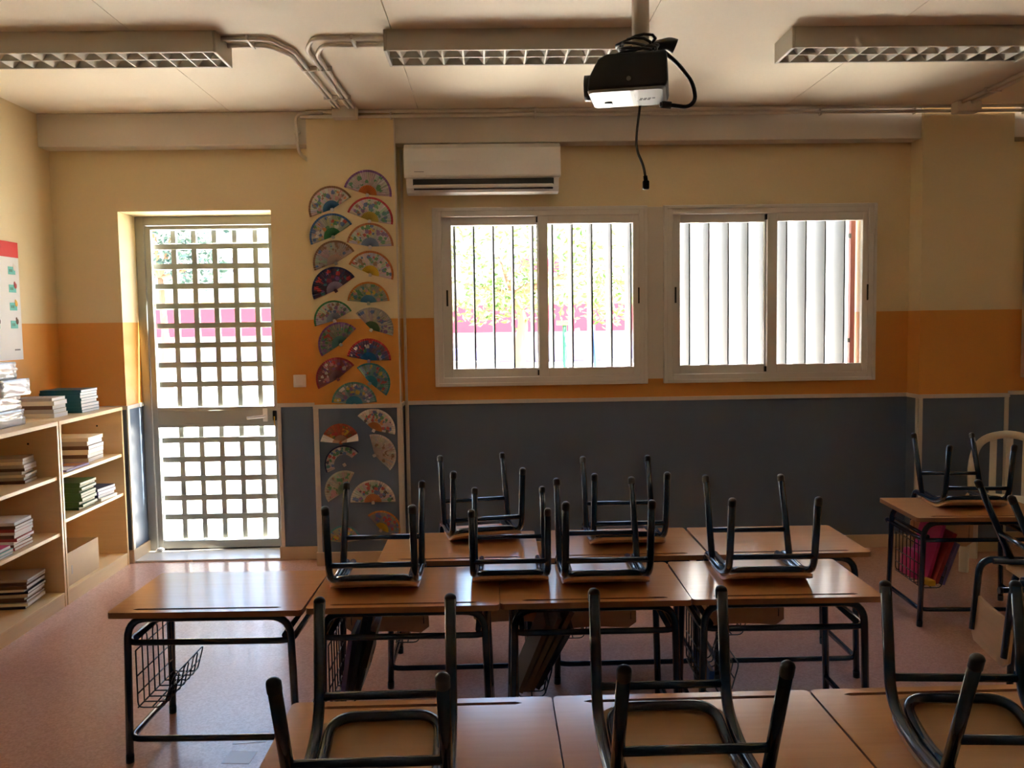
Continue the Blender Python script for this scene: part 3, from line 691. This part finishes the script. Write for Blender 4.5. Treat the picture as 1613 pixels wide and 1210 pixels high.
# nearer bookcase shelves
pile(-2.48, 4.60, .735, 8, .0155, .26, .16, GREYC, PAPER, 'grey sheaf', 'the slanting pile, left edge upper shelf', 'papers on the upper left shelf', 6, .012, .12, covers=[BROWNC, GREYC, PAPERC, GREYC], cat='folder', name='paper_folder')
pile(-2.44, 4.42, .42, 9, .0165, .22, .19, REDC, PAPER, 'red-spined', 'the pile, left edge lower shelf', 'red books on the left bookcase', 7, .01, .05, covers=[REDC, BROWNC, PAPER])
pile(-2.435, 4.22, .42, 3, .016, .20, .16, PINKC, PAPER, 'bright-covered', 'the short pile in front of the red books', 'bright books on the left bookcase', 8, .01, .0, covers=[NAVYC, PTEAL, PINKC])
pile(-2.47, 4.55, .08, 10, .0155, .26, .22, BROWNC, PAPER, 'brown', 'the pile at the left bookcase bottom', 'brown folders on the bottom shelf', 9, .014, .08, covers=[NAVYC, PAPERC, BROWNC, BROWNC, GREYC], cat='folder', name='paper_folder')
# packs of paper wrapped in clear film
zz = 1.0405
for i, (dx, hh) in enumerate(((.0, .083), (-.012, .075), (.022, .088), (-.022, .090))):
    q = random.Random(30+i); g = G(); nx, ny, nz = 8, 8, 4
    bm = bmesh.new(); bmesh.ops.create_cube(bm, size=1); bmesh.ops.subdivide_edges(bm, edges=bm.edges[:], cuts=6, use_grid_fill=True)
    for v in bm.verts:
        u = v.co.copy(); side = max(abs(u.x), abs(u.y))
        v.co = Vector((u.x*.22, u.y*.30, (u.z+.5)*hh))
        if abs(u.z) < .49: v.co.x += q.gauss(0, .0035); v.co.y += q.gauss(0, .0035)
    me = bpy.data.meshes.new('paper_pack'); bm.to_mesh(me); bm.free(); me.materials.append(WRAP)
    for f in me.polygons: f.use_smooth = True
    o = bpy.data.objects.new('paper_pack', me); COL.objects.link(o); o.location = (-2.632+dx, 4.578+dx, zz)
    tag(o, 'white film-wrapped paper pack, %s of four at the left edge' % ['lowest', 'third from top', 'second from top', 'topmost'][i], 'paper pack', 'wrapped paper packs')
    zz += hh+.0006

# ------------------------------------------------------------------ desks
DH, DW, DD = .56, .68, .49
def make_desk(label):
    t = thing('school_desk', label, 'desk', group='school desks')
    w, dd = DW/2, DD/2
    outer = rpoly(-w, w, -dd, dd, .016); gy = -dd+.036
    hole = [(-.262, gy), (-.245, gy-.008), (.245, gy-.008), (.262, gy), (.245, gy+.008), (-.245, gy+.008)]
    g = G(); zt, zb, zg = DH, DH-.021, DH-.008; n = len(outer)
    allp = outer+hole
    tris = tessellate_polygon([[Vector((*p, 0)) for p in outer], [Vector((*p, 0)) for p in hole]])
    fs = []
    for a, b, c in tris:
        A, Bv, Cv = (Vector((*allp[i], 0)) for i in (a, b, c))
        fs.append((a, b, c) if (Bv-A).cross(Cv-A).z > 0 else (c, b, a))
    g.add([(*p, zt) for p in allp], fs, 0)
    h = len(hole)
    g.add([(*p, zt) for p in hole]+[(*p, zg) for p in hole], [(i, h+i, h+(i+1) % h, (i+1) % h) for i in range(h)]+[tuple(range(h, 2*h))], 1)
    g.add([(*p, zt) for p in outer]+[(*p, zb) for p in outer], [((i+1) % n, i, n+i, n+(i+1) % n) for i in range(n)]+[tuple(range(n, 2*n))[::-1]], 1)
    g.ob('tabletop', [DESKW, EDGEW], t)
    r = .0135; zu = zb-r; xf, yf, yr = .287, -.20, .195
    G().tube([(-xf-.014, yf, .012), (-xf, yf, zu), (xf, yf, zu), (xf+.014, yf, .012)], r, 10, .075, fs=7).ob('front_frame', STEEL, t)
    G().tube([(-xf-.014, yr, .012), (-xf, yr, zu), (xf, yr, zu), (xf+.014, yr, .012)], r, 10, .075, fs=7).ob('rear_frame', STEEL, t)
    xs = xf+.004
    G().tube([(-xs, yr+.05, .437), (-xs, yf, .437), (xs, yf, .437), (xs, yr+.05, .437)], .0115, 8, .05).ob('upper_rail', STEEL, t)
    for s in (-1, 1): G().tube([(s*(xs-.028), yf+.01, .452), (s*(xs-.028), yr+.02, .452)], .010, 8).ob('side_rail', STEEL, t)
    xl = xf+.012
    G().tube([(-xl, yr, .085), (-xl, yf, .085), (xl, yf, .085), (xl, yr, .085)], .0115, 8, .05).ob('lower_rail', STEEL, t)
    for sx in (-1, 1):
        for yy in (yf, yr): G().tube([(sx*(xf+.014), yy, 0), (sx*(xf+.0132), yy, .028)], .0145, 10).ob('leg_cap', CAPM, t)
        G().tube([(sx*xs, yr+.048, .437), (sx*xs, yr+.062, .437)], .0135, 8).ob('rail_cap', CAPM, t)
    # wire tray under the left side
    g = G(); wr = .0028; x0 = -xs+.012; ya, yb = -.165, .16
    def wire(*p, f=.02): g.tube(p, wr, 5, f, fs=3)
    x1 = x0+.095; ztop, zbot, zsh = .395, .185, .29
    wire((x0, ya, ztop), (x0, ya, zbot), (x1, ya, zbot), (x1+.03, ya, zsh), (x1+.03, yb, zsh), (x1, yb, zbot), (x0, yb, zbot), (x0, yb, ztop))
    wire((x0, ya, ztop), (x0, yb, ztop)); wire((x0, ya, .30), (x0, yb, .30)); wire((x0, ya, .235), (x0, yb, .235)); wire((x1+.014, ya, .235), (x1+.014, yb, .235)); wire((x1+.005, ya, .20), (x1+.005, yb, .20))
    wire((x0+.05, ya, zbot), (x0+.05, yb, zbot)); wire((x0, ya, zbot), (x0, yb, zbot))
    for k in range(3):
        a = ya+.05+k*.095; b = a+.045
        wire((x0+.002, a, zbot), (x0+.002, a, .432), (x0+.002, b, .432), (x0+.002, b, zbot))
        wire((x1+.02, a, zsh-.018), (x1, a, zbot), (x0, a, zbot), f=.012); wire((x1+.02, b, zsh-.018), (x1, b, zbot), (x0, b, zbot), f=.012); wire((x1+.02, a, zsh-.018), (x1+.023, (a+b)/2, zsh-.006), (x1+.02, b, zsh-.018), f=.01)
    g.ob('wire_basket', WIREM, t)
    return t
DK = []
proto_desk = None
def desk(x, y, rot, label):
    global proto_desk
    if proto_desk is None: proto_desk = make_desk(label); o = proto_desk
    else: o = dup(proto_desk); o['label'] = label
    o.location = (x, y, 0); o.rotation_euler = (0, 0, rot); DK.append(o); return o
Y2, Y3, YF = 2.995+DD/2, 3.572+DD/2, 2.233-DD/2
desk(-1.010, 2.985+DD/2, -.022, 'empty desk with no chair on it, in front of the door')
desk(-.324, Y2-.005, -.01, 'desk in the middle row beside the empty desk, one chair on it')
desk(.358, Y2, -.004, 'desk in the middle of the middle row, two chairs at its left half')
desk(1.044, Y2-.004, -.018, 'desk at the right end of the middle row with a chair on it')
desk(-.150, Y3, 0, 'far row desk nearest the paper fans, with a chair on it')
desk(.562, Y3+.004, 0, 'far row desk in the middle, with a chair on it')
desk(1.253, Y3-.004, -.012, 'far row desk without a chair, in front of the blue wall')
desk(-.196, YF, PI, 'front row desk at left, cut by the bottom edge, with a chair')
desk(.488, YF, PI, 'front row desk in the middle, cut by the bottom edge, with a chair')
desk(1.174, YF+.002, PI, 'front row desk at right, cut by the bottom edge, with a chair')
desk(2.435, 4.385, -.06, 'desk at right holding a chair, pink things in its wire basket')
desk(2.295, 3.107, PI/2, 'desk turned sideways, cut by the right edge')

# ------------------------------------------------------------------ chairs (built upright, set upside down on the desks)
def make_chair(label):
    t = thing('school_chair', label, 'chair', group='upturned school chairs')
    r = .0135; zs = .345-.013-r; w = .155
    # seat: plywood, rolled front lip, slight dish
    g = G(); NX, NY = 12, 22; vs = []
    for j in range(NY+1):
        v = .5-.5*math.cos(PI*j/NY); y = -.158+.351*v
        for i in range(NX+1):
            u = i/NX*2-1
            RC = .055; dy = max(0, y-(.193-RC), (-.158+RC)-y); dy = min(dy, RC)
            hw = .160-RC+math.sqrt(max(0, RC*RC-dy*dy))
            e = max(0, y-.045)/.148
            z = .345-.004*(1-u*u)*math.sin(PI*v)-.050*e**1.7
            vs.append((u*hw, y, z))
    top = len(vs); vs += [(x, y, z-.011) for x, y, z in vs]
    fs = []
    for j in range(NY):
        for i in range(NX):
            k = j*(NX+1)+i; fs.append((k, k+1, k+NX+2, k+NX+1)); fs.append((top+k, top+k+NX+1, top+k+NX+2, top+k+1))
    rim = [i for i in range(NX+1)]+[(j+1)*(NX+1)-1 for j in range(1, NY+1)]+[NY*(NX+1)+i for i in range(NX-1, -1, -1)]+[j*(NX+1) for j in range(NY-1, 0, -1)]
    for a, b in zip(rim, rim[1:]+rim[:1]): fs.append((b, a, top+a, top+b))
    g.add(vs, fs, 0, True); o = g.ob('seat', CHAIRW, t); o.modifiers.new('split', 'EDGE_SPLIT').split_angle = .7
    # side tubes: front leg, seat rail and back upright in one bend
    for s in (-1, 1):
        G().tube([(s*w, .212, .012), (s*w, .170, zs-.040), (s*w, .05, zs), (s*w, -.238, zs), (s*w*.98, -.262, .60)], r, 10, .055, fs=7).ob('side_tube', STEEL, t)
        G().tube([(s*w, -.252, .010), (s*w, -.125, zs-.006)], r, 10).ob('rear_leg', STEEL, t)
        for yf, yb in ((.2175, .2125), (-.2525, -.2445)):
            g = G(); g.tube([(s*w, yf, .010), (s*w, yb, .030)], r+.0011, 10, cap=False); g.ball((s*w, yf, .0108), r+.0011, (1, 1, .78), 10, 8); g.ob('leg_cap', CAPM, t)
    G().tube([(-w+.028, -.20, zs), (-w+.028, .05, zs), (-w+.028, .176, zs-.042), (w-.028, .176, zs-.042), (w-.028, .05, zs), (w-.028, -.20, zs)], .0125, 8, .062, fs=7).ob('seat_frame', STEEL, t)
    G().tube([(-w, .1805, .228), (w, .1805, .228)], .0105, 8).ob('front_stretcher', STEEL, t)
    G().tube([(-w, -.167, .212), (w, -.167, .212)], .0105, 8).ob('rear_stretcher', STEEL, t)
    # curved plywood backrest in front of the uprights
    g = G(); NX = 10; NZ = 6; vs = []
    for j in range(NZ+1):
        v = j/NZ
        for i in range(NX+1):
            u = i/NX*2-1; hw = .168+.004*v
            z = .462+.172*v+(.012*(u*u)*(v-.2))-.028*max(0, abs(u)-.75)/.25*(1 if v > .9 else 0)*0
            ex = max(0, abs(u)-.8)/.2
            z += (-.03*ex*ex if j == NZ else .03*ex*ex if j == 0 else 0)
            y = -.238-.024*((.462+.172*v-.33)/.27)+.0145-.010*(1-u*u)
            vs.append((u*hw, y, z))
    top = len(vs); vs += [(x, y-.009, z) for x, y, z in vs]; fs = []
    for j in range(NZ):
        for i in range(NX):
            k = j*(NX+1)+i; fs.append((k, k+NX+1, k+NX+2, k+1)); fs.append((top+k, top+k+1, top+k+NX+2, top+k+NX+1))
    rim = [i for i in range(NX+1)]+[(j+1)*(NX+1)-1 for j in range(1, NZ+1)]+[NZ*(NX+1)+i for i in range(NX-1, -1, -1)]+[j*(NX+1) for j in range(NZ-1, 0, -1)]
    for a, b in zip(rim, rim[1:]+rim[:1]): fs.append((a, b, top+b, top+a))
    g.add(vs, fs, 0, True); o = g.ob('backrest', CHAIRW, t); o.modifiers.new('split', 'EDGE_SPLIT').split_angle = .7
    return t
proto_chair = None
def chair(x, y, face, yaw, label, sc=1.):
    """face -1: the chair's front points at the viewer; +1: away"""
    global proto_chair
    if proto_chair is None: proto_chair = make_chair(label); o = proto_chair
    else: o = dup(proto_chair); o['label'] = label
    o.location = (x, y, DH+.3455*sc); o.rotation_euler = (PI, 0, yaw+(0 if face < 0 else PI)); o.scale = (sc, sc, sc)
    return o
chair(-.447, 3.290, -1, .003, 'upturned chair on the middle row, leftmost, in front of the lowest fans')
chair(.060, 3.325, -1, -.011, 'smaller upturned chair straddling two desks of the middle row', .9)
chair(.415, 3.288, -1, -.005, 'upturned chair close right of the smaller one in the middle row')
chair(1.026, 3.288, -1, -.04, 'upturned chair alone on the right end desk of the middle row')
chair(-.06, 4.0, -1, .183, 'upturned chair turned askew on the far row')
chair(.585, 3.853, -1, 0, 'upturned chair set straight on the far row, in front of the blue wall')
chair(2.462, 4.455, -1, -.10, 'upturned chair on the right desk with pink things in its basket')
chair(-.259, 1.818, 1, .016, 'upturned chair in the front row, nearest the empty desk')
chair(.394, 1.835, 1, .003, 'upturned chair in the middle of the front row')
chair(1.093, 1.835, 1, -.078, 'upturned chair in the front row, farthest from the door')
h = chair(2.13, 3.14, -1, PI/2-.168, 'upturned chair with backrest hanging left, cut by the right edge')

# white plastic chair behind the right desk
c = thing('plastic_chair', 'cream plastic chair with a rounded open back by the blue wall', 'chair', (3.10, 5.14, 0), (0, 0, math.radians(143)))
for sx in (-1, 1):
    for sy in (-1, 1):
        G().prism(rpoly(-.026, .026, -.02, .02, .008), 0, .40).ob('leg', CREAMP, c, (sx*.185, sy*.18, 0))
G().prism(rpoly(-.22, .22, -.21, .21, .05), .40, .425).ob('seat', CREAMP, c, bevel=.004)
g = G(); g.tube([(-.20, -.19, .42), (-.21, -.21, .60), (-.17, -.225, .76), (0, -.235, .815), (.17, -.225, .76), (.21, -.21, .60), (.20, -.19, .42)], .024, 8, .10, fs=6)
g.ob('back_hoop', CREAMP, c)
for x in (-.09, 0, .09): B(-.02, .02, -.006, .006, .42, .79).ob('back_slat', CREAMP, c, (x, -.215, 0), (.04, 0, 0), bevel=.003)

# ------------------------------------------------------------------ things in the wire baskets
def slab_book(name, label, cat, loc, rot, w, h, t_, mm, group=None, pages=PAPER):
    e = thing(name, label, cat, loc, rot, group)
    g = G(); g.box(-t_/2, -t_/2+.0015, 0, w, 0, h); g.box(t_/2-.0015, t_/2, 0, w, 0, h); g.box(-t_/2+.0015, t_/2-.0015, 0, .0015, 0, h); g.ob('cover', mm, e)
    B(-t_/2+.0016, t_/2-.0016, .002, w-.002, .002, h-.002).ob('pages', pages, e)
    return e
# first middle-row desk: dark folders leaning out of the basket
bx0 = -.324-.25
slab_book('folder', 'dark folder leaning in the basket under the leftmost chair of the middle row', 'folder', (bx0+.036, 3.10, .195), (0, .22, 0), .26, .31, .020, NAVYC)
slab_book('folder', 'blue-edged folder behind the dark folder in the same basket', 'folder', (bx0+.012, 3.08, .195), (0, .16, 0), .22, .22, .016, PURPC)
slab_book('folder', 'black ring binder leaning furthest out of that basket', 'folder', (bx0+.060, 3.12, .195), (0, .27, 0), .25, .24, .022, BLACKP)
# second desk: brown books slumped to the right
bx1 = .358-.25
for i, (dx, an, hh, mm, lb) in enumerate(((-.022, .40, .27, BROWNC, 'brown book standing leftmost in the crowded basket of the middle desk'), (0, .44, .30, BROWNC, 'brown folder second from left in the crowded basket'), (.021, .48, .33, BROWNC, 'brown folder leaning right in the crowded basket'), (.042, .52, .26, NAVYC, 'dark blue bag-like folder rightmost in the crowded basket'))):
    slab_book('folder', lb, 'folder', (bx1+dx, 3.09+.01*i, .195), (0, an, 0), .27, hh, .0175, mm, pages=GREYC)
slab_book('folder', 'blue folder lying in the basket of the right end desk', 'folder', (1.044-.255, 3.10, .195), (0, .12, 0), .25, .06, .018, BLUEP)
# far row baskets
slab_book('book', 'dark book in the far row basket nearest the fans', 'book', (-.150-.245, 3.68, .195), (0, .2, 0), .22, .22, .035, BROWNC)
slab_book('book', 'maroon book in the far row basket under the straight chair', 'book', (.562-.245, 3.68, .195), (0, .2, 0), .22, .23, .035, REDC)
# right desk basket
bx2, by2 = 2.435-.262, 4.385
slab_book('book', 'crimson book leaning in the right desk basket', 'book', (bx2+.058, by2-.13, .20), (0, .34, -.06), .25, .27, .02, REDC)
slab_book('book', 'pink book beside the crimson one in the right desk basket', 'book', (bx2+.030, by2-.10, .20), (0, .26, -.06), .24, .30, .016, PINKC)
slab_book('book', 'purple-grey book in front in the right desk basket', 'book', (bx2+.080, by2-.155, .20), (0, .34, -.06), .18, .22, .014, PURPC)
pc = thing('pencil_case', 'bright pink soft pencil case in the right desk basket', 'pencil case', (bx2+.018, by2+.06, .192), (0, .08, 0))
bm = bmesh.new(); bmesh.ops.create_cube(bm, size=1); bmesh.ops.subdivide_edges(bm, edges=bm.edges[:], cuts=4, use_grid_fill=True)
q = random.Random(3)
for v in bm.verts:
    k = 1-.35*(abs(v.co.y)*2)**3; v.co = Vector((v.co.x*.05*k+q.gauss(0, .002), v.co.y*.17, (v.co.z+.5)*.14*(1-.2*(abs(v.co.y)*2)**2)+q.gauss(0, .003)))
me = bpy.data.meshes.new('pouch'); bm.to_mesh(me); bm.free(); me.materials.append(PINKC)
for f in me.polygons: f.use_smooth = True
o = bpy.data.objects.new('pouch', me); COL.objects.link(o); o.parent = pc
G().tube([(0, -.07, .133), (0, .07, .133)], .003, 6).ob('zip', GREYC, pc)
tag(B(-.02, .02, -.035, .035, 0, .03).ob('eraser_tin', YELC, None, (bx2+.02, by2-.12, .192), (0, 0, .2), bevel=.006), 'small yellow tin in the right desk basket', 'tin')

# small things on the floor
SHEET = mat('lavender_sheet', (.46, .36, .40), .28)
for (x, y, a, w_, h_, lb) in ((-.93, 3.20, .1, .06, .09, 'faint lavender sheet on the floor under the empty desk'), (-.93, 3.05, -.08, .05, .09, 'second lavender sheet on the floor, nearer the front row')):
    o = tag(B(-w_, w_, -h_/2, h_/2, 0, .0008).ob('paper_sheet', SHEET, None, (x, y, .0003), (0, 0, a)), lb, 'sheet', 'sheets on the floor')

bm = bmesh.new(); bmesh.ops.create_icosphere(bm, subdivisions=2, radius=.02); q = random.Random(8)
for v in bm.verts: v.co *= q.uniform(.7, 1.15); v.co.x *= 1.4; v.co.z = max(v.co.z*.7, -.012)
me = bpy.data.meshes.new('paper_scrap'); bm.to_mesh(me); bm.free(); me.materials.append(PAPER)
o = bpy.data.objects.new('paper_scrap', me); COL.objects.link(o); o.location = (-2.30, 5.935, .024)
tag(o, 'small crumpled white scrap at the foot of the door frame', 'scrap')
